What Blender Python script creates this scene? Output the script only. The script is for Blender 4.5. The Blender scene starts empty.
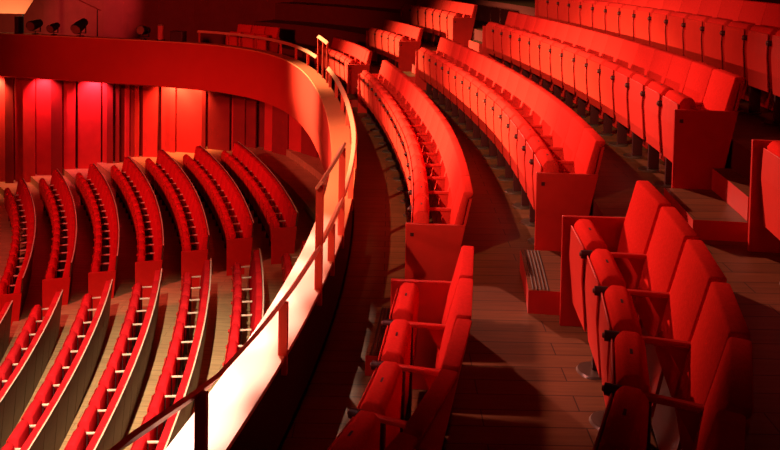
import bpy, bmesh, math, random
from mathutils import Matrix, Vector
random.seed(7)
S = bpy.context.scene
COL = S.collection
ZO = 8.0                                   # eye height above the datum; all z below are given relative to the eye

# ------------------------------------------------------------------ materials
def mat(name, col, rough=.6, spec=.4, noise=None, bump=0, coat=0, metal=0, sheen=0):
    m = bpy.data.materials.new(name); m.use_nodes = True
    nt = m.node_tree; b = nt.nodes['Principled BSDF']
    b.inputs['Base Color'].default_value = (*col, 1)
    b.inputs['Roughness'].default_value = rough
    b.inputs['Specular IOR Level'].default_value = spec
    b.inputs['Metallic'].default_value = metal
    if coat: b.inputs['Coat Weight'].default_value = coat
    if sheen:
        b.inputs['Sheen Weight'].default_value = sheen
        b.inputs['Sheen Tint'].default_value = (min(1, col[0]*1.3), col[1], col[2], 1)
    if noise:
        sc, amt = noise
        tc = nt.nodes.new('ShaderNodeTexCoord'); n = nt.nodes.new('ShaderNodeTexNoise')
        n.inputs['Scale'].default_value = sc; n.inputs['Detail'].default_value = 6
        nt.links.new(tc.outputs['Object'], n.inputs['Vector'])
        mx = nt.nodes.new('ShaderNodeMixRGB')
        mx.inputs[1].default_value = (*[c*(1-amt) for c in col], 1)
        mx.inputs[2].default_value = (*[min(1, c*(1+amt)) for c in col], 1)
        nt.links.new(n.outputs['Fac'], mx.inputs[0]); nt.links.new(mx.outputs[0], b.inputs['Base Color'])
        if bump:
            bp = nt.nodes.new('ShaderNodeBump'); bp.inputs['Strength'].default_value = bump
            bp.inputs['Distance'].default_value = .01
            nt.links.new(n.outputs['Fac'], bp.inputs['Height']); nt.links.new(bp.outputs[0], b.inputs['Normal'])
    return m

def plank_mat(name, c1, c2, gap, rough, pw=.14, pl=1.2, rot=0.0, spec=.4):
    """wood boards: brick texture for the boards, stretched noise for the grain"""
    m = bpy.data.materials.new(name); m.use_nodes = True
    nt = m.node_tree; b = nt.nodes['Principled BSDF']; L = nt.links
    tc = nt.nodes.new('ShaderNodeTexCoord'); mp = nt.nodes.new('ShaderNodeMapping')
    mp.inputs['Rotation'].default_value = (0, 0, rot)
    L.new(tc.outputs['Object'], mp.inputs['Vector'])
    br = nt.nodes.new('ShaderNodeTexBrick'); L.new(mp.outputs[0], br.inputs['Vector'])
    br.inputs['Scale'].default_value = 1
    br.inputs['Brick Width'].default_value = pl; br.inputs['Row Height'].default_value = pw
    br.inputs['Mortar Size'].default_value = .004
    br.inputs['Color1'].default_value = (*c1, 1); br.inputs['Color2'].default_value = (*c2, 1)
    br.inputs['Mortar'].default_value = (*gap, 1)
    mp2 = nt.nodes.new('ShaderNodeMapping'); mp2.inputs['Scale'].default_value = (2, 26, 4)
    mp2.inputs['Rotation'].default_value = (0, 0, rot); L.new(tc.outputs['Object'], mp2.inputs['Vector'])
    n = nt.nodes.new('ShaderNodeTexNoise'); n.inputs['Scale'].default_value = 1.4; n.inputs['Detail'].default_value = 5
    L.new(mp2.outputs[0], n.inputs['Vector'])
    mx = nt.nodes.new('ShaderNodeMixRGB'); mx.blend_type = 'MULTIPLY'; mx.inputs[0].default_value = .55
    L.new(br.outputs['Color'], mx.inputs[1])
    rp = nt.nodes.new('ShaderNodeValToRGB'); rp.color_ramp.elements[0].position = .3; rp.color_ramp.elements[0].color = (.45, .4, .35, 1)
    rp.color_ramp.elements[1].position = .7
    L.new(n.outputs['Fac'], rp.inputs[0]); L.new(rp.outputs[0], mx.inputs[2])
    L.new(mx.outputs[0], b.inputs['Base Color'])
    b.inputs['Roughness'].default_value = rough; b.inputs['Specular IOR Level'].default_value = spec
    return m

M_FAB = mat('red_velvet', (.64, .020, .015), .9, .0, (60, .18), .25)
M_FAB2 = mat('red_velvet_stalls', (.62, .014, .018), .9, .0, (60, .15), .2)
M_LAC = mat('red_lacquer_board', (.52, .016, .011), .5, .12, (9, .12))
M_SHELL = mat('red_seat_shell', (.60, .024, .014), .55, .1, (12, .10))
M_WOODBACK = plank_mat('brown_back_board', (.085, .030, .014), (.07, .025, .012), (.03, .01, .005), .5, .3, 2.0, math.pi/2)
M_EDGE = mat('pale_wood_edge', (.78, .52, .36), .5, .4, (30, .15))
M_DARK = mat('dark_red_metal', (.06, .006, .006), .5, .3)
M_INNER = mat('parapet_inner_shade', (.035, .006, .005), .85, .1)  # shade put into the colour: inner parapet face darkened to cut red bounce light
M_WALL2 = mat('deep_red_wall_panel', (.26, .016, .013), .7, .2, (3, .2))
M_PINK = mat('rose_wall', (.5, .05, .05), .8, .2, (2, .15))
M_BLACK = mat('black_metal', (.012, .01, .01), .4, .5)
M_CHROME = mat('chrome', (.7, .68, .66), .2, .5, metal=1)
M_CAP = mat('dull_cap', (.22, .05, .035), .45, .3)
M_DISC = mat('dull_disc', (.10, .05, .035), .3, .5, metal=.4)
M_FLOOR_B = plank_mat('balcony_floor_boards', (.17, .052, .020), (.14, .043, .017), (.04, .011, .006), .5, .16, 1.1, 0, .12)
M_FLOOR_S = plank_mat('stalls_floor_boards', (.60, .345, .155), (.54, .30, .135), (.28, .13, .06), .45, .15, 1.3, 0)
M_RISER = mat('red_riser', (.50, .02, .014), .45, .35, (6, .15))
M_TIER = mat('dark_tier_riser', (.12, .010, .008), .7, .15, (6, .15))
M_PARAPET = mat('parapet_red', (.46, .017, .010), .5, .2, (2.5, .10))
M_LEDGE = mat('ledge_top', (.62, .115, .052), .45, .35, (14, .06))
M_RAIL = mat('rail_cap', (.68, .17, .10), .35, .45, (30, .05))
M_POST = mat('red_post', (.55, .03, .014), .4, .4)
M_WALL = mat('red_wall_panel', (.60, .03, .025), .7, .25, (3, .2))
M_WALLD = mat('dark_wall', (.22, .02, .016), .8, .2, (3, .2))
M_SOFFIT = mat('soffit', (.2, .02, .015), .8, .2)
M_SCREEN = mat('pale_board', (.75, .28, .15), .7, .2, (1.2, .1))
M_RIB = mat('rib_dark', (.05, .02, .012), .6, .2)
M_BRASS = mat('sand_metal', (.45, .25, .12), .4, .4, metal=.6)

# ------------------------------------------------------------------ mesh helpers
def link(name, bm, mats, parent=None, loc=None, smooth=True):
    bmesh.ops.recalc_face_normals(bm, faces=bm.faces)
    me = bpy.data.meshes.new(name); bm.to_mesh(me); bm.free()
    for m in (mats if isinstance(mats, (list, tuple)) else [mats]): me.materials.append(m)
    if smooth:
        for p in me.polygons: p.use_smooth = True
        me.set_sharp_from_angle(angle=math.radians(38))
    o = bpy.data.objects.new(name, me); COL.objects.link(o)
    if parent: o.parent = parent
    if loc: o.location = loc
    return o

def prism(bm, prof, x0, x1, bev=0, seg=2, mi=0):
    """profile in (y, z) extruded along x; all edges bevelled"""
    t = bmesh.new()
    a = [t.verts.new((x0, y, z)) for y, z in prof]; b = [t.verts.new((x1, y, z)) for y, z in prof]
    t.faces.new(a); t.faces.new(b[::-1])
    for i in range(len(prof)):
        j = (i+1) % len(prof); t.faces.new((a[i], b[i], b[j], a[j]))
    bmesh.ops.recalc_face_normals(t, faces=t.faces)
    if bev: bmesh.ops.bevel(t, geom=list(t.edges), offset=bev, segments=seg, profile=.5, affect='EDGES', clamp_overlap=True)
    for f in t.faces: f.material_index = mi
    me = bpy.data.meshes.new('tmp'); t.to_mesh(me); t.free(); bm.from_mesh(me); bpy.data.meshes.remove(me)
    return bm

def box(bm, x0, x1, y0, y1, z0, z1, bev=0, mi=0):
    return prism(bm, [(y0, z0), (y1, z0), (y1, z1), (y0, z1)], x0, x1, bev, 2, mi)

def cyl(bm, p0, p1, r0, r1=None, n=14, cap=True):
    p0, p1 = Vector(p0), Vector(p1); d = p1-p0; r1 = r0 if r1 is None else r1
    q = d.to_track_quat('Z', 'Y').to_matrix()
    A = []; B = []
    for i in range(n):
        a = 2*math.pi*i/n; v = q @ Vector((math.cos(a), math.sin(a), 0))
        A.append(bm.verts.new(p0+v*r0)); B.append(bm.verts.new(p1+v*r1))
    for i in range(n):
        j = (i+1) % n; bm.faces.new((A[i], A[j], B[j], B[i]))
    if cap: bm.faces.new(A[::-1]); bm.faces.new(B)
    return bm

def struct(o): o['kind'] = 'structure'; return o
def tag(o, label, cat, group=None):
    o['label'] = label; o['category'] = cat
    if group: o['group'] = group
    return o
def empty(name, loc, rz=0):
    o = bpy.data.objects.new(name, None); COL.objects.link(o); o.empty_display_size = .1
    o.location = loc; o.rotation_euler = (0, 0, rz); return o

# ------------------------------------------------------------------ plan curves
CTRL = [(-2.05, .0), (-1.62, .9), (-1.27, 1.8), (-.95, 2.9), (-.72, 4.0), (-.555, 5.0), (-.44, 6.0), (-.37, 7.0), (-.345, 8.2), (-.38, 9.5), (-.49, 10.85),
        (-.64, 12.2), (-.85, 13.7), (-1.13, 15.3), (-1.47, 16.9), (-1.90, 18.4), (-2.52, 19.9), (-3.42, 21.25), (-4.6, 22.3), (-6.0, 22.98),
        (-7.6, 23.45), (-9.6, 23.95), (-11.8, 24.45), (-14.5, 25.0), (-17, 25.4)]
def catmull(P, n=24):
    out = []
    for i in range(len(P)-1):
        p0 = P[max(i-1, 0)]; p1 = P[i]; p2 = P[i+1]; p3 = P[min(i+2, len(P)-1)]
        for k in range(n):
            t = k/n
            out.append(tuple(.5*((2*p1[j])+(-p0[j]+p2[j])*t+(2*p0[j]-5*p1[j]+4*p2[j]-p3[j])*t*t+(-p0[j]+3*p1[j]-3*p2[j]+p3[j])*t**3) for j in (0, 1)))
    out.append(P[-1]); return out
MAST = catmull(CTRL)
def normals(P):
    N = []
    for i in range(len(P)):
        a = P[max(i-1, 0)]; b = P[min(i+1, len(P)-1)]
        tx, ty = b[0]-a[0], b[1]-a[1]; l = math.hypot(tx, ty); N.append((ty/l, -tx/l))
    return N
NRM = normals(MAST)
class Curve:
    """a curve at a fixed distance outside the parapet's inner edge, measured by arc length"""
    def __init__(s, off):
        s.P = [(p[0]+n[0]*off, p[1]+n[1]*off) for p, n in zip(MAST, NRM)]
        s.L = [0]
        for a, b in zip(s.P, s.P[1:]): s.L.append(s.L[-1]+math.hypot(b[0]-a[0], b[1]-a[1]))
    def at(s, l):
        L = s.L; lo, hi = 0, len(L)-2
        while lo < hi:
            m = (lo+hi+1)//2
            if L[m] <= l: lo = m
            else: hi = m-1
        t = (l-L[lo])/max(L[lo+1]-L[lo], 1e-9); a, b = s.P[lo], s.P[lo+1]
        na, nb = NRM[lo], NRM[lo+1]
        return (a[0]+(b[0]-a[0])*t, a[1]+(b[1]-a[1])*t), (na[0]+(nb[0]-na[0])*t, na[1]+(nb[1]-na[1])*t)
    def at_y(s, y):
        for i in range(len(s.P)-1):
            if s.P[i][1] <= y < s.P[i+1][1]:
                return s.L[i]+(s.L[i+1]-s.L[i])*(y-s.P[i][1])/(s.P[i+1][1]-s.P[i][1])
        return s.L[-1]
def idx_y(y):
    return min(range(len(MAST)), key=lambda i: abs(MAST[i][1]-y))

def sweep(name, prof, i0, i1, mats, mis=None, closed=True, step=2, caps=True):
    """profile of (offset, z) swept along the parapet curve"""
    bm = bmesh.new(); rings = []
    ids = list(range(i0, i1+1, step))
    if ids[-1] != i1: ids.append(i1)
    for i in ids:
        p, n = MAST[i], NRM[i]
        rings.append([bm.verts.new((p[0]+n[0]*o, p[1]+n[1]*o, z+ZO)) for o, z in prof])
    m = len(prof)
    for a, b in zip(rings, rings[1:]):
        for k in range(m if closed else m-1):
            f = bm.faces.new((a[k], a[(k+1) % m], b[(k+1) % m], b[k]))
            if mis: f.material_index = mis[k]
    if closed and caps: bm.faces.new(rings[0]); bm.faces.new(rings[-1][::-1])
    return link(name, bm, mats)

# ------------------------------------------------------------------ seat prototypes
# local frame: +y away from the stage, z up, origin on the floor below the top rear edge of the backrest
ARM = .75; TOP = 1.04; W = .53
LEAN = {'balcony': .20, 'stalls': .09}
SL = .20
def yo(z): return -SL*(TOP-z)
def bar(ya, za, yb, zb, t):  # thin slanted profile
    return [(ya, za), (yb, zb), (yb-t, zb), (ya-t, za)]
LIB = {}
def make_lib(kind):
    global SL
    SL = LEAN[kind]; d = {}; PWD = .212 if kind == 'balcony' else .198
    fab = M_FAB if kind == 'balcony' else M_FAB2
    bm = bmesh.new()
    if kind == 'balcony':
        prof = [(yo(.40)-.03, .40), (yo(.98)-.028, .98), (yo(TOP-.02)-.002, TOP-.035), (0, TOP), (-.085, TOP), (yo(.7)-.105, .7), (yo(.42)-.10, .42)]
        prism(bm, prof, -.2625, .2625, .013, 2)
    else:
        prof = [(yo(.40)-.025, .40), (yo(TOP)-.025, TOP), (yo(TOP)-.125, TOP), (yo(.7)-.165, .7), (yo(.42)-.165, .42)]
        prism(bm, prof, -.2625, .2625, .010, 2)
    for v in bm.verts: v.co.x *= 1-.057*(TOP-v.co.z)/TOP
    d['backrest'] = link('backrest', bm, fab)
    bm = bmesh.new(); top = .985 if kind == 'balcony' else TOP+.02
    prism(bm, bar(yo(.02), .02, yo(top), top, .022), -.2625, .2625, 0)
    for v in bm.verts: v.co.x *= 1-.057*(TOP-v.co.z)/TOP
    if kind == 'stalls':
        for f in bm.faces:
            if f.normal.z > .8 and f.calc_center_median().z > .9: f.material_index = 1
    d['back_shell'] = link('back_shell', bm, [M_LAC if kind == 'balcony' else M_WOODBACK, M_EDGE], smooth=False)
    bm = bmesh.new()
    prism(bm, [(-.475, .30), (-.505, .60), (-.502, .81), (-.47, .85), (-.40, .85), (-.365, .81), (-.375, .36), (-.405, .285)], -PWD, PWD, .016, 2)
    d['seat'] = link('seat', bm, fab)
    bm = bmesh.new(); box(bm, -.022, .022, -.442, -.430, .848, .8515)
    d['seat_tag'] = link('seat_tag', bm, M_DARK)
    bm = bmesh.new()
    prism(bm, [(-.48, .27), (-.512, .60), (-.509, .80), (-.519, .80), (-.524, .60), (-.493, .27)], -PWD-.002, PWD+.002, .004, 1)
    d['seat_shell'] = link('seat_shell', bm, M_SHELL)
    bm = bmesh.new()
    AX = -.246
    prism(bm, [(-.50, .715), (yo(.73)-.095, .715), (yo(.74)-.095, .742), (-.50, .742)], AX-(.016 if kind == 'balcony' else .012), AX+(.016 if kind == 'balcony' else .012), .005, 1)
    if kind == 'balcony': prism(bm, [(yo(.73)-.10, .715), (yo(.57)-.098, .58), (-.27, .715)], AX-.006, AX+.006)
    d['armrest'] = link('armrest', bm, M_LAC if kind == 'balcony' else M_EDGE)
    bm = bmesh.new(); cyl(bm, (AX, -.48, .722), (AX, -.548, .722), .027, .025)
    d['hinge_knob'] = link('hinge_knob', bm, M_DARK if kind == 'balcony' else M_LAC)
    bm = bmesh.new(); cyl(bm, (AX, -.548, .722), (AX, -.558, .722), .014, .011, 10)
    d['cap'] = link('cap', bm, M_CAP)
    bm = bmesh.new(); box(bm, AX-.018, AX+.018, -.46, -.36, .012, .714, .006)
    d['pedestal'] = link('pedestal', bm, M_DARK)
    bm = bmesh.new(); cyl(bm, (AX, -.45, 0), (AX, -.45, .012), .105, .095, 20)
    d['foot_disc'] = link('foot_disc', bm, M_DISC)
    for o in d.values(): COL.objects.unlink(o)
    # end panel
    bm = bmesh.new()
    prism(bm, [(-.555, .0), (-.56, ARM+.015), (yo(ARM)-.0, ARM+.015), (yo(0.02), .0)], -.016, .016, .004, 1)
    d['panel'] = link('board', bm, M_LAC); COL.objects.unlink(d['panel'])
    bm = bmesh.new(); box(bm, .015, .0185, -.52, -.49, .66, .69)
    d['plate'] = link('number_plate', bm, M_DARK); COL.objects.unlink(d['plate'])
    LIB[kind] = d
make_lib('balcony'); make_lib('stalls')

def put(src, parent):
    o = src.copy(); COL.objects.link(o); o.parent = parent; return o
def place_seat(kind, loc, rz, label, group, arm=True, full=True, drop=0):
    d = LIB[kind]
    r = empty('theatre_seat', loc, rz); tag(r, label, 'seat', group)
    put(d['backrest'], r); put(d['back_shell'], r)
    s = put(d['seat'], r); s.location = (0, 0, -drop); put(d['seat_shell'], s)
    if full: put(d['seat_tag'], s)
    if arm:
        a = put(d['armrest'], r); k = put(d['hinge_knob'], a)
        p = put(d['pedestal'], r)
        if full:
            put(d['cap'], a); put(d['foot_disc'], p)
    return r
def place_panel(kind, p, n, z, side, label, group):
    """side +1: the near end of a block"""
    r = empty('row_end_panel', (p[0], p[1], z), math.atan2(n[1], n[0])-math.pi/2)
    tag(r, label, 'end panel', group)
    put(LIB[kind]['panel'], r)
    if kind == 'balcony' and side > 0:
        put(LIB[kind]['plate'], r)
ORD = 'zeroth first second third fourth fifth sixth seventh eighth ninth tenth eleventh twelfth thirteenth fourteenth fifteenth sixteenth seventeenth eighteenth nineteenth twentieth'.split()

# ------------------------------------------------------------------ balcony seats
ROWS = {1: (1.12, -2.95, 'front'), 2: (2.19, -2.47, 'second'), 3: (3.28, -1.91, 'third'), 4: (4.28, -1.375, 'fourth')}
class Free(Curve):
    """a row drawn by its own control points (the near blocks bend in more sharply)"""
    def __init__(s, ctrl):
        s.P = catmull(ctrl); s.N = normals(s.P); s.L = [0]
        for a, b in zip(s.P, s.P[1:]): s.L.append(s.L[-1]+math.hypot(b[0]-a[0], b[1]-a[1]))
    def at(s, l):
        L = s.L; i = max(k for k in range(len(L)-1) if L[k] <= l or k == 0); t = (l-L[i])/max(L[i+1]-L[i], 1e-9)
        a, b = s.P[i], s.P[i+1]; return (a[0]+(b[0]-a[0])*t, a[1]+(b[1]-a[1])*t), s.N[i]
NEAR = {1: Free([(-.75, 1.5), (-.6, 1.9), (-.2, 2.5), (.03, 2.9), (.22, 3.3), (.36, 3.7), (.47, 4.2), (.56, 4.93), (.60, 5.3), (.62, 5.7), (.63, 6.2)]),
        2: Free([(.3, .5), (.45, 1.0), (.87, 1.85), (1.10, 2.34), (1.31, 2.75), (1.48, 3.2), (1.61, 3.75), (1.70, 4.36), (1.745, 4.9), (1.765, 5.3), (1.78, 5.7), (1.79, 6.2)]),
        3: Free([(1.5, .5), (2.05, 2.0), (2.53, 3.0), (2.83, 4.0), (2.97, 4.8), (3.02, 5.3), (3.04, 5.7), (3.05, 6.2)])}
def near_off(row, i):
    """distance from the parapet's inner edge to a near-block row, measured along the normal at sample i"""
    p, n = MAST[i], NRM[i]; best = min(NEAR[row].P, key=lambda q: abs((q[0]-p[0])*-n[1]+(q[1]-p[1])*n[0]))
    return (best[0]-p[0])*n[0]+(best[1]-p[1])*n[1]
def edge_off(row, i):
    """front edge of the tier behind a row"""
    base = ROWS[row][0]-.09; y = MAST[i][1]
    if y > 6.2: return base
    d = near_off(min(row, 3), i)-ROWS[min(row, 3)][0]
    return base+d*min(1, max(0, (6.2-y)/.8))
BLOCKS = [  # row, block word, y of the end counted from, count, direction, what that end is at
    (1, 'near', 5.36, 6, -1, 'steps'), (1, 'middle', 6.60, 17, 1, 'steps'), (1, 'far', 17.0, 6, 1, 'far aisle'), (1, 'corner', 22.5, 3, 1, 'side aisle'),
    (2, 'near', 5.34, 7, -1, 'steps'), (2, 'middle', 6.50, 17, 1, 'steps'), (2, 'far', 17.4, 5, 1, 'far aisle'),
    (3, 'near', 5.28, 4, -1, 'steps'), (3, 'middle', 6.42, 16, 1, 'steps'), (3, 'far', 17.0, 7, 1, 'far aisle'),
    (4, 'middle', 6.05, 17, 1, 'steps')]
for row, blk, y0, cnt, dr, ref in BLOCKS:
    off, zf, rn = ROWS[row]; C = NEAR[row] if blk == 'near' else Curve(off+(.08 if blk == 'far' and row == 2 else 0)); l0 = C.at_y(y0)
    PW = .58 if row == 2 and blk == 'near' else .565 if blk in ('corner', 'near') else W
    for i in range(cnt):
        l = l0+dr*(i+.5)*PW; p, n = C.at(l)
        farthest = (i == cnt-1) if dr > 0 else (i == 0)
        o = place_seat('balcony', (p[0], p[1], zf+ZO), math.atan2(n[1], n[0])-math.pi/2,
                   'red tip-up seat %s from the %s, %s block of %s balcony row' % (ORD[i+1], ref, blk, rn),
                   'red tip-up seats in the balcony rows', arm=not farthest, drop=.07 if blk == 'near' else 0)
        if blk == 'near': o.scale = (1.0 if row == 1 else 1.02, 1, 1)
    for l, side in ((l0-dr*.02, dr), (l0+dr*(cnt*PW+.02), -dr)):
        if row == 4 and side > 0: continue
        p, n = C.at(l)
        if side != dr and dr < 0: continue            # beyond the frame
        place_panel('balcony', p, n, zf+ZO, side, 'red lacquered board closing the %s end of the %s block, %s balcony row' % ('near' if side > 0 else 'far', blk, rn), 'row end panels in the balcony')

# ------------------------------------------------------------------ stalls seats
SC = (-34.22, 7.735)
def srad(k): return 27.23+.9043*k
def sfloor(k): return -(7.72-.2*k)-.03
def spt(r, y):
    a = math.asin((y-SC[1])/r); return a
STALLS = [(7, 'far', 16.55, 13), (6, 'far', 16.40, 14), (5, 'far', 16.2, 15), (4, 'far', 16.1, 15), (3, 'far', 16.0, 15), (2, 'far', 16.1, 15), (1, 'far', 15.75, 15),
          (7, 'near', 14.95, 3), (6, 'near', 14.95, 8), (5, 'near', 14.92, 12), (4, 'near', 14.88, 12), (3, 'near', 14.82, 12), (2, 'near', 14.75, 9), (1, 'near', 14.7, 4)]
for k, blk, y0, cnt in STALLS:
    r = srad(k); a0 = spt(r, y0); dr = 1 if blk == 'far' else -1
    rn = ORD[8-k]
    for i in range(cnt):
        a = a0+dr*(i+.5)*W/r
        farthest = (i == cnt-1) if dr > 0 else False
        place_seat('stalls', (SC[0]+r*math.cos(a), SC[1]+r*math.sin(a), sfloor(k)+ZO), a-math.pi/2,
                   'red stalls seat %s from the cross aisle, %s block, %s row out from the balcony' % (ORD[i+1], blk, rn),
                   'red tip-up seats in the stalls below', arm=not farthest, full=False)
    if blk == 'far':
        a = a0-.02/r
        place_panel('stalls', (SC[0]+r*math.cos(a), SC[1]+r*math.sin(a)), (math.cos(a), math.sin(a)), sfloor(k)+ZO, 1,
                    'red end board on the cross aisle, %s stalls row out from the balcony' % rn, 'row end panels in the stalls')

# ------------------------------------------------------------------ stalls floor: one raked, stepped floor
bm = bmesh.new()
a0, a1, na = -.14, .72, 60
prof = []
for k in range(-4, 11):
    prof.append((srad(k)-.90-.19 if k > -4 else srad(k)-4, sfloor(k))); prof.append((srad(k)-.19, sfloor(k)))
prof.append((srad(11)+4, sfloor(10)))
rings = []
for i in range(na+1):
    a = a0+(a1-a0)*i/na
    rings.append([bm.verts.new((SC[0]+r*math.cos(a), SC[1]+r*math.sin(a), z+ZO)) for r, z in prof])
for A, B in zip(rings, rings[1:]):
    for j in range(len(prof)-1): bm.faces.new((A[j], A[j+1], B[j+1], B[j]))
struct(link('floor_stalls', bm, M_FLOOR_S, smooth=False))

# ------------------------------------------------------------------ balcony structure
i0, i1 = 0, len(MAST)-1
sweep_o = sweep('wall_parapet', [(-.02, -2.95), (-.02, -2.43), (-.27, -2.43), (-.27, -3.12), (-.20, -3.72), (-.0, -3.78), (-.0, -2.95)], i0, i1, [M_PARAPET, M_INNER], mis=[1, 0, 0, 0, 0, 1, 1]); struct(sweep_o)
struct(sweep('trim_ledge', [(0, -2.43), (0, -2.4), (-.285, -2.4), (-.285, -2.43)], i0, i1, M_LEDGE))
# stepped tiers: gangway and front row, then each higher tier with its riser
def tier(name, fa, fb, z, zlow):
    bm = bmesh.new(); pr = None
    for i in range(0, len(MAST) if name == 'floor_gangway' else max(k for k in range(len(MAST)) if MAST[k][0] > -5.2), 3):
        p, n = MAST[i], NRM[i]; o0, o1 = fa(i), fb(i)
        cur = [bm.verts.new((p[0]+n[0]*o, p[1]+n[1]*o, b+ZO)) for o, b in ((o0, zlow), (o0, z), (o1, z), (o1, zlow))]
        if pr:
            for e in range(4):
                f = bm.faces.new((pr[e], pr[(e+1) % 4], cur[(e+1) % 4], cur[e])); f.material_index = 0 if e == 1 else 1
        pr = cur
    f = bm.faces.new(pr); f.material_index = 1
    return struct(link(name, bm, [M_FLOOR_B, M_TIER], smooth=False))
E_ = lambda r: (lambda i: edge_off(r, i))
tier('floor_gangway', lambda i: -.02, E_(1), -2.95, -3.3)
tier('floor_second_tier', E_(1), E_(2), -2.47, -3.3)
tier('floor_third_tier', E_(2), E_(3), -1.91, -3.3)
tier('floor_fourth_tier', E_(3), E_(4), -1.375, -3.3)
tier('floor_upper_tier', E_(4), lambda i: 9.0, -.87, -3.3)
struct(sweep('ceiling_below_balcony', [(-.0, -3.78), (6.5, -3.5), (6.5, -3.4), (0, -3.4)], i0, i1, M_SOFFIT))

# aisle steps
STEPS = [(.36, -2.80, -2.95, .365), (.73, -2.635, -2.95, .295), (1.50, -2.30, -2.47, .365), (1.87, -2.13, -2.47, .225), (2.64, -1.77, -1.91, .375), (3.02, -1.60, -1.91, .165)]
def aisle(y0, y1, where):
    for q, (o, z, zb, w) in enumerate(STEPS):
        C = Curve(o); la, lb = C.at_y(y0), C.at_y(y1); N = 6
        bm = bmesh.new()
        if zb < z:
            prev = None
            for j in range(N+1):
                p, n = C.at(la+(lb-la)*j/N)
                pts = [(0, zb), (0, z), (.012, z), (w, z), (w, zb)]
                cur = [bm.verts.new((p[0]+n[0]*a, p[1]+n[1]*a, b+ZO)) for a, b in pts]
                if prev:
                    for e in range(5):
                        f = bm.faces.new((prev[e], prev[(e+1) % 5], cur[(e+1) % 5], cur[e]))
                        f.material_index = 0 if e in (1, 2) else 1
                else: first = cur
                prev = cur
            f = bm.faces.new(first); f.material_index = 1
            f = bm.faces.new(prev[::-1]); f.material_index = 1
            # ribbed nosing
            for rb in range(5 if q < 3 else 0):
                pa = None
                for j in range(N+1):
                    p, n = C.at(la+.01+(lb-la-.02)*j/N); a = .03+rb*.026
                    cur = [bm.verts.new((p[0]+n[0]*(a+da), p[1]+n[1]*(a+da), z+dz+ZO)) for da, dz in ((0, 0), (.004, .006), (.01, .006), (.014, 0))]
                    if pa:
                        for e in range(3):
                            f = bm.faces.new((pa[e], pa[e+1], cur[e+1], cur[e])); f.material_index = 2
                    pa = cur
            o_ = link('aisle_step', bm, [M_FLOOR_B, M_RISER, M_RIB], smooth=False)
            tag(o_, '%s step up from the gangway on the %s balcony aisle' % (ORD[q+1], where), 'step', 'steps of the balcony aisles')
aisle(5.56, 6.36, 'near'); aisle(16.02, 16.72, 'far')

# guard rails --------------------------------------------------------------
CI = Curve(-.015)
def zz(z, y):
    if callable(z): return z(y)
    return z
def near_z(y):
    T = [(0, -1.55), (2.0, -1.72), (2.97, -1.83), (3.3, -1.91), (3.67, -1.99), (4.3, -2.04), (5.0, -2.07), (5.8, -2.09)]
    for a, b in zip(T, T[1:]):
        if y <= b[0]: return a[1]+(b[1]-a[1])*(y-a[0])/(b[0]-a[0])
    return T[-1][1]
def rail_mesh(l0, l1, z, w=.075, th=.022, tilt=50, off=0):
    bm = bmesh.new(); N = max(2, int((l1-l0)/.25)); prev = None
    c, s = math.cos(math.radians(tilt)), math.sin(math.radians(tilt))
    pts = []
    for a, b in ((-w/2, -th/2), (w/2, -th/2), (w/2, th/2), (-w/2, th/2)):
        pts.append((a*c-b*s, a*s+b*c))
    for j in range(N+1):
        p, n = CI.at(l0+(l1-l0)*j/N)
        cur = [bm.verts.new((p[0]+n[0]*(a+off), p[1]+n[1]*(a+off), zz(z, p[1])+b+ZO)) for a, b in pts]
        if prev:
            for e in range(4): bm.faces.new((prev[e], prev[(e+1) % 4], cur[(e+1) % 4], cur[e]))
        else: bm.faces.new(cur)
        prev = cur
    bm.faces.new(prev[::-1]); return bm
def post_mesh(l, z1, w=.05):
    p, n = CI.at(l); t = (-n[1], n[0])
    bm = bmesh.new()
    P = [(-.012, -w/2), (.012, -w/2), (.012, w/2), (-.012, w/2)]
    r = []
    for z in (-2.50, z1):
        r.append([bm.verts.new((p[0]+n[0]*(a+.03)+t[0]*b, p[1]+n[1]*(a+.03)+t[1]*b, z+ZO)) for a, b in ((-.03, -.012), (.0, -.012), (.0, .012), (-.03, .012))])
    for e in range(4): bm.faces.new((r[0][e], r[0][(e+1) % 4], r[1][(e+1) % 4], r[1][e]))
    bm.faces.new(r[0]); bm.faces.new(r[1][::-1])
    return bm
def flat_post(l, z1, w=.055, th=.03):
    """flat bar on the inner edge of the ledge, broad side across the gangway"""
    p, n = CI.at(l); t = (-n[1], n[0]); bm = bmesh.new(); r = []
    for z in (-2.52, z1):
        r.append([bm.verts.new((p[0]+n[0]*a+t[0]*b, p[1]+n[1]*a+t[1]*b, z+ZO)) for a, b in ((-w/2, -th/2), (w/2, -th/2), (w/2, th/2), (-w/2, th/2))])
    for e in range(4): bm.faces.new((r[0][e], r[0][(e+1) % 4], r[1][(e+1) % 4], r[1][e]))
    bm.faces.new(r[0]); bm.faces.new(r[1][::-1])
    return bm
def rail_thing(name, y0, y1, z, posts, label, cat, pw=.055):
    r = empty(name, (*CI.at(CI.at_y((y0+y1)/2))[0], -2.4+ZO)); tag(r, label, cat)
    inv = Matrix.Translation(-r.location)
    def child(nm, bm, m):
        bm.transform(inv); link(nm, bm, m, r)
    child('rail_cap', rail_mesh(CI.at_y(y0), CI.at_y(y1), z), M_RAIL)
    for y in posts: child('post', flat_post(CI.at_y(y), zz(z, y)-.012, pw), M_POST)
    return r
ZR, ZT = -2.09, -1.62
rail_thing('hand_rail', .3, 5.69, near_z, (1.0, 1.95, 2.6, 3.55, 4.75), 'low handrail on the near ledge, running from the frame edge to the tall guard rail', 'handrail')
rail_thing('hand_rail', 5.79, 6.87, ZR, (6.3,), 'short white lit handrail piece below the tall guard rail of the near aisle', 'handrail')
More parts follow.
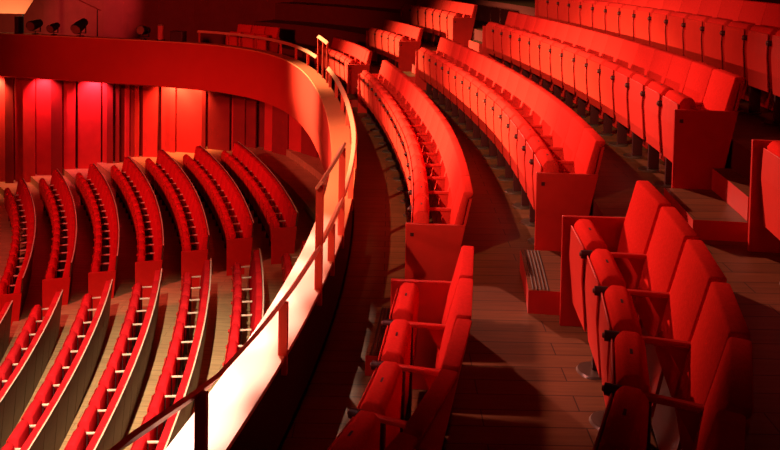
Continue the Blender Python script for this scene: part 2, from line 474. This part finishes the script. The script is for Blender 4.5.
rail_thing('hand_rail', 6.96, 15.5, ZR, (8.0, 9.2, 10.4, 11.6, 12.8, 14.0, 15.1), 'low handrail on the curved ledge between the two tall guard rails', 'handrail')
rail_thing('hand_rail', 17.2, 22.75, ZR, (18.2, 19.3, 20.3, 21.4, 22.2, 22.72), 'low handrail on the far bend of the balcony ledge', 'handrail')
rail_thing('guard_rail', 5.70, 6.95, ZT, (5.74, 6.915), 'tall red guard rail at the foot of the near aisle steps', 'guard rail')
rail_thing('guard_rail', 15.6, 17.05, ZT, (15.65, 16.3, 17.0), 'tall red guard rail at the foot of the far aisle steps', 'guard rail', .035)

# ------------------------------------------------------------------ walls below and beyond the balcony
WALLP = [(-19, 25.0), (-15.5, 25.3), (-12.3, 25.6), (-8.8, 25.95), (-6.6, 25.9), (-4.4, 25.2), (-2.6, 23.9), (-.9, 21.9), (.6, 18.5), (1.4, 14.5), (1.8, 10), (1.5, 3)]
WP = catmull(WALLP, 10); WN = normals(WP)
def wall_strip(name, pts, z0, z1, m):
    bm = bmesh.new(); pr = None
    for x, y in pts:
        cur = [bm.verts.new((x, y, z0+ZO)), bm.verts.new((x, y, z1+ZO))]
        if pr: bm.faces.new((pr[0], cur[0], cur[1], pr[1]))
        pr = cur
    return struct(link(name, bm, m, smooth=False))
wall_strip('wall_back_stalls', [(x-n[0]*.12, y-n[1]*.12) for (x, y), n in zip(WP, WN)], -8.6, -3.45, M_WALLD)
# vertical boards standing in front of that wall, at several depths
WL = [0]
for a, b in zip(WP, WP[1:]): WL.append(WL[-1]+math.hypot(b[0]-a[0], b[1]-a[1]))
def w_at_x(x):
    for i in range(len(WP)-1):
        if WP[i][0] <= x < WP[i+1][0]:
            t = (x-WP[i][0])/(WP[i+1][0]-WP[i][0])
            return (x, WP[i][1]+(WP[i+1][1]-WP[i][1])*t), WN[i]
    return WP[-1], WN[-1]
U = [(-60, -40, .0), (-40, -20, .1), (-19, -8, 0), (-7, 4, .05), (5, 13, .22), (13, 22, .03), (22, 34, .14), (34, 50, .0), (50, 61, .12), (62, 73.5, .05), (76, 99, .0), (101, 106, .03), (106, 112, .10),
     (114, 118, .05), (123, 128, .0), (129.5, 133, .06), (133, 137.5, 0), (141.5, 156, 0), (160.5, 170, .02), (170, 175.5, .12), (175.5, 203, .0), (203, 207, .14), (207, 209, -.03), (209, 231, .10),
     (231, 235, -.03), (235, 247, .12), (247, 257, .05), (266, 276, .05), (276, 292, .14), (292, 306, .08), (306, 322, .14), (322, 345, .05)]
bm = bmesh.new()
DARKB = {5, 50, 106, 114, 203, 209, 235, 247, 129.5, 276, 306}
for u0, u1, dep in U:
    nf = len(bm.faces)
    q = []
    for u in (u0, u1):
        x = (u-390+2)/800*25.5
        for _ in range(4):
            (px, py), n = w_at_x(x); x = (u-390+2)/800*py
        q.append(((px, py), n))
    r0, r1 = [], []
    for (p, n) in q:
        f = (p[0]+n[0]*-dep*-1, p[1]+n[1]*dep); g = (p[0]+n[0]*(dep+.05), p[1]+n[1]*(dep+.05))
        r0.append((f, g))
    (fa, ga), (fb, gb) = r0
    vs = [[bm.verts.new((x, y, z+ZO)) for x, y in (fa, fb, gb, ga)] for z in (-8.6, -3.5)]
    for e in range(4): bm.faces.new((vs[0][e], vs[0][(e+1) % 4], vs[1][(e+1) % 4], vs[1][e]))
    bm.faces.new(vs[0]); bm.faces.new(vs[1][::-1])
    bm.faces.ensure_lookup_table()
    for f in bm.faces[nf:]: f.material_index = 1 if u0 in DARKB else 0
struct(link('wall_far_stalls', bm, [M_WALL, M_WALL2], smooth=False))
# wall of the hall beyond the far side of the balcony
FW = [(-22, 30.5), (-14, 30.5), (-8, 30), (-3, 29), (2, 27.5), (7, 25), (12, 20)]
FWP = catmull(FW, 8); bm = bmesh.new(); pr = None
for i, (x, y) in enumerate(FWP):
    d = .0 if i % 3 else .12
    cur = [bm.verts.new((x, y-d, -3.4+ZO)), bm.verts.new((x, y-d, 6+ZO))]
    if pr: bm.faces.new((pr[0], cur[0], cur[1], pr[1]))
    pr = cur
struct(link('wall_far_balcony', bm, M_WALLD, smooth=False))

# ------------------------------------------------------------------ gear on the far ledge
def ledge_at(u):
    i = min((k for k in range(len(MAST)) if MAST[k][1] > 18), key=lambda k: abs(390-2+800*(MAST[k][0]-NRM[k][0]*.14)/(MAST[k][1]-NRM[k][1]*.14)-u))
    return (MAST[i][0]-NRM[i][0]*.14, MAST[i][1]-NRM[i][1]*.14, -2.4+ZO), math.atan2(NRM[i][1], NRM[i][0])-math.pi/2
def lamp_thing(u, sc, tilt, label):
    loc, rz = ledge_at(u); r = empty('stage_lamp', loc, rz); tag(r, label, 'stage lamp', 'stage lamps on the far ledge')
    bm = bmesh.new(); box(bm, -.07*sc, .07*sc, -.06, .06, 0, .03); cyl(bm, (0, 0, .03), (0, 0, .09*sc), .018); link('clamp', bm, M_BLACK, r)
    bm = bmesh.new()
    for sx in (-1, 1): box(bm, sx*.155*sc-.008, sx*.155*sc+.008, -.02, .02, .08*sc, .30*sc)
    box(bm, -.155*sc, .155*sc, -.02, .02, .08*sc, .10*sc); link('yoke', bm, M_BLACK, r)
    bm = bmesh.new(); t = math.radians(tilt); d = Vector((0, -math.cos(t), -math.sin(t))); c = Vector((0, 0, .27*sc))
    cyl(bm, c-d*.20*sc, c+d*.02*sc, .10*sc, .13*sc, 18); cyl(bm, c+d*.02*sc, c+d*.20*sc, .13*sc, .14*sc, 18); b = link('housing', bm, M_BLACK, r)
    bm = bmesh.new(); cyl(bm, c+d*.201*sc, c+d*.206*sc, .12*sc, .12*sc, 18); link('lens', bm, M_CAP, b)
lamp_thing(33, 1.1, 10, 'black stage lamp on the far ledge in front of the bright board')
lamp_thing(77, 1.2, 25, 'black stage lamp on the far ledge in front of the rose lit wall')
lamp_thing(142, 1.0, -5, 'low black stage lamp on the far ledge beside the upright canister')
lamp_thing(52, .9, 15, 'small black stage lamp on the far ledge right of the bright board')
def ledge_box(name, u, w, h, d, m, label, cat):
    loc, rz = ledge_at(u); r = empty(name, loc, rz); tag(r, label, cat)
    bm = bmesh.new(); box(bm, -w/2, w/2, -d/2, d/2, 0, h, .012); b = link('cabinet', bm, m, r)
    bm = bmesh.new(); box(bm, -w/2+.03, w/2-.03, -d/2-.006, -d/2+.001, .03, h-.03); link('grille', bm, M_DARK, r)
ledge_box('loudspeaker', 17, .16, .52, .2, M_BLACK, 'tall narrow black loudspeaker on the far ledge before the bright board', 'loudspeaker')
ledge_box('equipment_case', 176, .42, .30, .22, M_DARK, 'dark red equipment case on the far ledge beside the handrail end', 'case')
loc, rz = ledge_at(158); r = empty('upright_canister', loc, rz); tag(r, 'upright rose lit canister standing on the far ledge', 'canister')
bm = bmesh.new(); cyl(bm, (0, 0, 0), (0, 0, .03), .12, .12, 20); link('base', bm, M_BLACK, r)
bm = bmesh.new(); cyl(bm, (0, 0, .03), (0, 0, .42), .085, .085, 20); link('tube', bm, M_PINK, r)
bm = bmesh.new(); cyl(bm, (0, 0, .42), (0, 0, .47), .09, .07, 20); link('lid', bm, M_CAP, r)
# boom stand and the bright board behind the far balcony
r = empty('boom_stand', (-9.6, 26.2, -2.95+ZO)); tag(r, 'thin slanting boom on a stand behind the far ledge', 'stand')
bm = bmesh.new(); cyl(bm, (0, 0, 0), (0, 0, 1.22), .02, .016, 10); link('pole', bm, M_BLACK, r)
bm = bmesh.new()
for k in range(3):
    a = k*2.094; cyl(bm, (0, 0, .22), (.32*math.cos(a), .32*math.sin(a), .012), .012, .012, 8)
link('tripod_feet', bm, M_BLACK, r)
bm = bmesh.new(); cyl(bm, (.12, 0, 1.16), (-1.1, 0, 1.72), .018, .014, 10); link('boom_arm', bm, M_PINK, r)
bm = bmesh.new(); D_ = 28.2
pts = [(-40, 21.5), (25, 21.5), (41, -4), (56, -30), (-40, -30)]
vf = [bm.verts.new(((u-390-1)/800*D_, D_, -(v+38)/800*D_+ZO)) for u, v in pts]; vb = [bm.verts.new((q.co.x, q.co.y+.06, q.co.z)) for q in vf]
bm.faces.new(vf); bm.faces.new(vb[::-1])
for k in range(5): bm.faces.new((vf[k], vb[k], vb[(k+1) % 5], vf[(k+1) % 5]))
bd = empty('reflector_board', (-13.4, D_, -2.95+ZO)); tag(bd, 'large bright orange lit board with a slanted edge behind the far ledge', 'board')
bm.transform(Matrix.Translation(-bd.location)); link('board_panel', bm, M_SCREEN, bd, smooth=False)
bm = bmesh.new()
for x in (-.9, .4): cyl(bm, (x, .1, 0), (x, .1, 1.0), .03, .03, 10)
link('support_leg', bm, M_BLACK, bd)

# ------------------------------------------------------------------ camera
f_px, th, roll, cy = 800., math.radians(3), math.radians(1.2), 4.
cam = bpy.data.cameras.new('camera'); co = bpy.data.objects.new('camera', cam); COL.objects.link(co)
R_ = Vector((1, 0, 0)); Fw = Vector((0, math.cos(th), -math.sin(th))); Up = Vector((0, math.sin(th), math.cos(th)))
X = R_*math.cos(roll)+Up*math.sin(roll); Y = Up*math.cos(roll)-R_*math.sin(roll); Zc = -Fw
m = Matrix((X, Y, Zc)).transposed().to_4x4(); m.translation = Vector((0, 0, ZO)); co.matrix_world = m
cam.sensor_width = 36; cam.lens = f_px*36/780; cam.shift_y = -(225-cy)/780; cam.clip_start = .1; cam.clip_end = 200
S.camera = co

# ------------------------------------------------------------------ lights
def spot(name, loc, aim, watts, col, ang, blend=.4, r=.08):
    l = bpy.data.lights.new(name, 'SPOT'); l.energy = watts; l.color = col; l.spot_size = math.radians(ang); l.spot_blend = blend; l.shadow_soft_size = r
    o = bpy.data.objects.new(name, l); COL.objects.link(o); o.location = (loc[0], loc[1], loc[2]+ZO)
    d = Vector(aim)-Vector(loc); o.rotation_euler = d.to_track_quat('-Z', 'Y').to_euler(); return o
WARM = (1, .72, .45); RED = (1, .10, .07); WHITE = (1, .85, .65)
spot('key_middle_blocks', (-7.0, -1.5, 6.6), (.8, 11.2, -2.2), 10500, WARM, 32, .9)
spot('stage_wash', (-12, 5.0, 1.2), (1.6, 10.6, -2.5), 7500, (1, .42, .36), 36, .9)
spot('stage_wash_hot', (-12, 4.0, 1.3), (.7, 10.2, -2.6), 38000, (1, .95, .48), 22, 1)
spot('stage_wash_hot', (-11, 15.2, .6), (-.7, 16.8, -2.6), 36000, (1, .95, .48), 28, 1, .5)
spot('key_near_blocks', (-4.6, 17.6, 3.4), (2.4, 5.4, -2.0), 15000, (1, .45, .32), 19, 1)
spot('key_front_row', (-5, 4.6, 5), (.3, 4.9, -2.2), 4200, (1, .5, .45), 16, 1, .6)
for y, p in ((4.15, 15000), (4.75, 15000), (5.35, 14000), (5.95, 12000), (6.55, 9000), (7.1, 6000)):
    spot('ledge_lamp', (-3.6, y+6.2, 4.6), (CI.at(CI.at_y(y))[0][0]-.40, y, -2.4), p*1.6, (1, .97, .80), 5.0, .6)
spot('stalls_spot', (-2.0, 0, 8), (-3.9, 10.3, -7), 32000, WHITE, 29, .9)
spot('stalls_red', (-11, 8, 1.5), (-6.2, 19, -6.8), 6000, (1, .15, .14), 46, .7, .5)
spot('fascia_red', (-8, 6, .5), (-5.5, 23, -3.0), 5500, (1, .12, .08), 44, .8, .3)
spot('fill_red', (-9, 2, 9), (3, 10, -1), 1800, RED, 50, .8, .4)
for x, y, c, w in ((-11.1, 25.25, (1, .10, .16), 280), (-9.55, 25.4, (1, .12, .22), 330), (-7.0, 25.4, (1, .30, .12), 420), (-12.6, 25.1, (1, .35, .16), 360), (-6.3, 25.3, (1, .3, .12), 250)):
    spot('soffit_lamp', (x, y, -3.9), (x, y+.5, -4.7), w, c, 110, .8, .05)
spot('board_lamp', (-13.4, 26.6, -2.75), (-13.7, 28.2, -1.9), 260, (1, .5, .25), 120, .6)
spot('rose_lamp', (-9, 25, 1.5), (-11, 30, -1.8), 1800, (1, .2, .25), 34, .8)
w = bpy.data.worlds.new('hall_dark'); S.world = w; w.use_nodes = True
w.node_tree.nodes['Background'].inputs[0].default_value = (.5, .03, .02, 1); w.node_tree.nodes['Background'].inputs[1].default_value = .03
S.view_settings.view_transform = 'Standard'; S.view_settings.look = 'None'; S.view_settings.gamma = 1; S.view_settings.exposure = 0
S.view_settings.use_curve_mapping = False
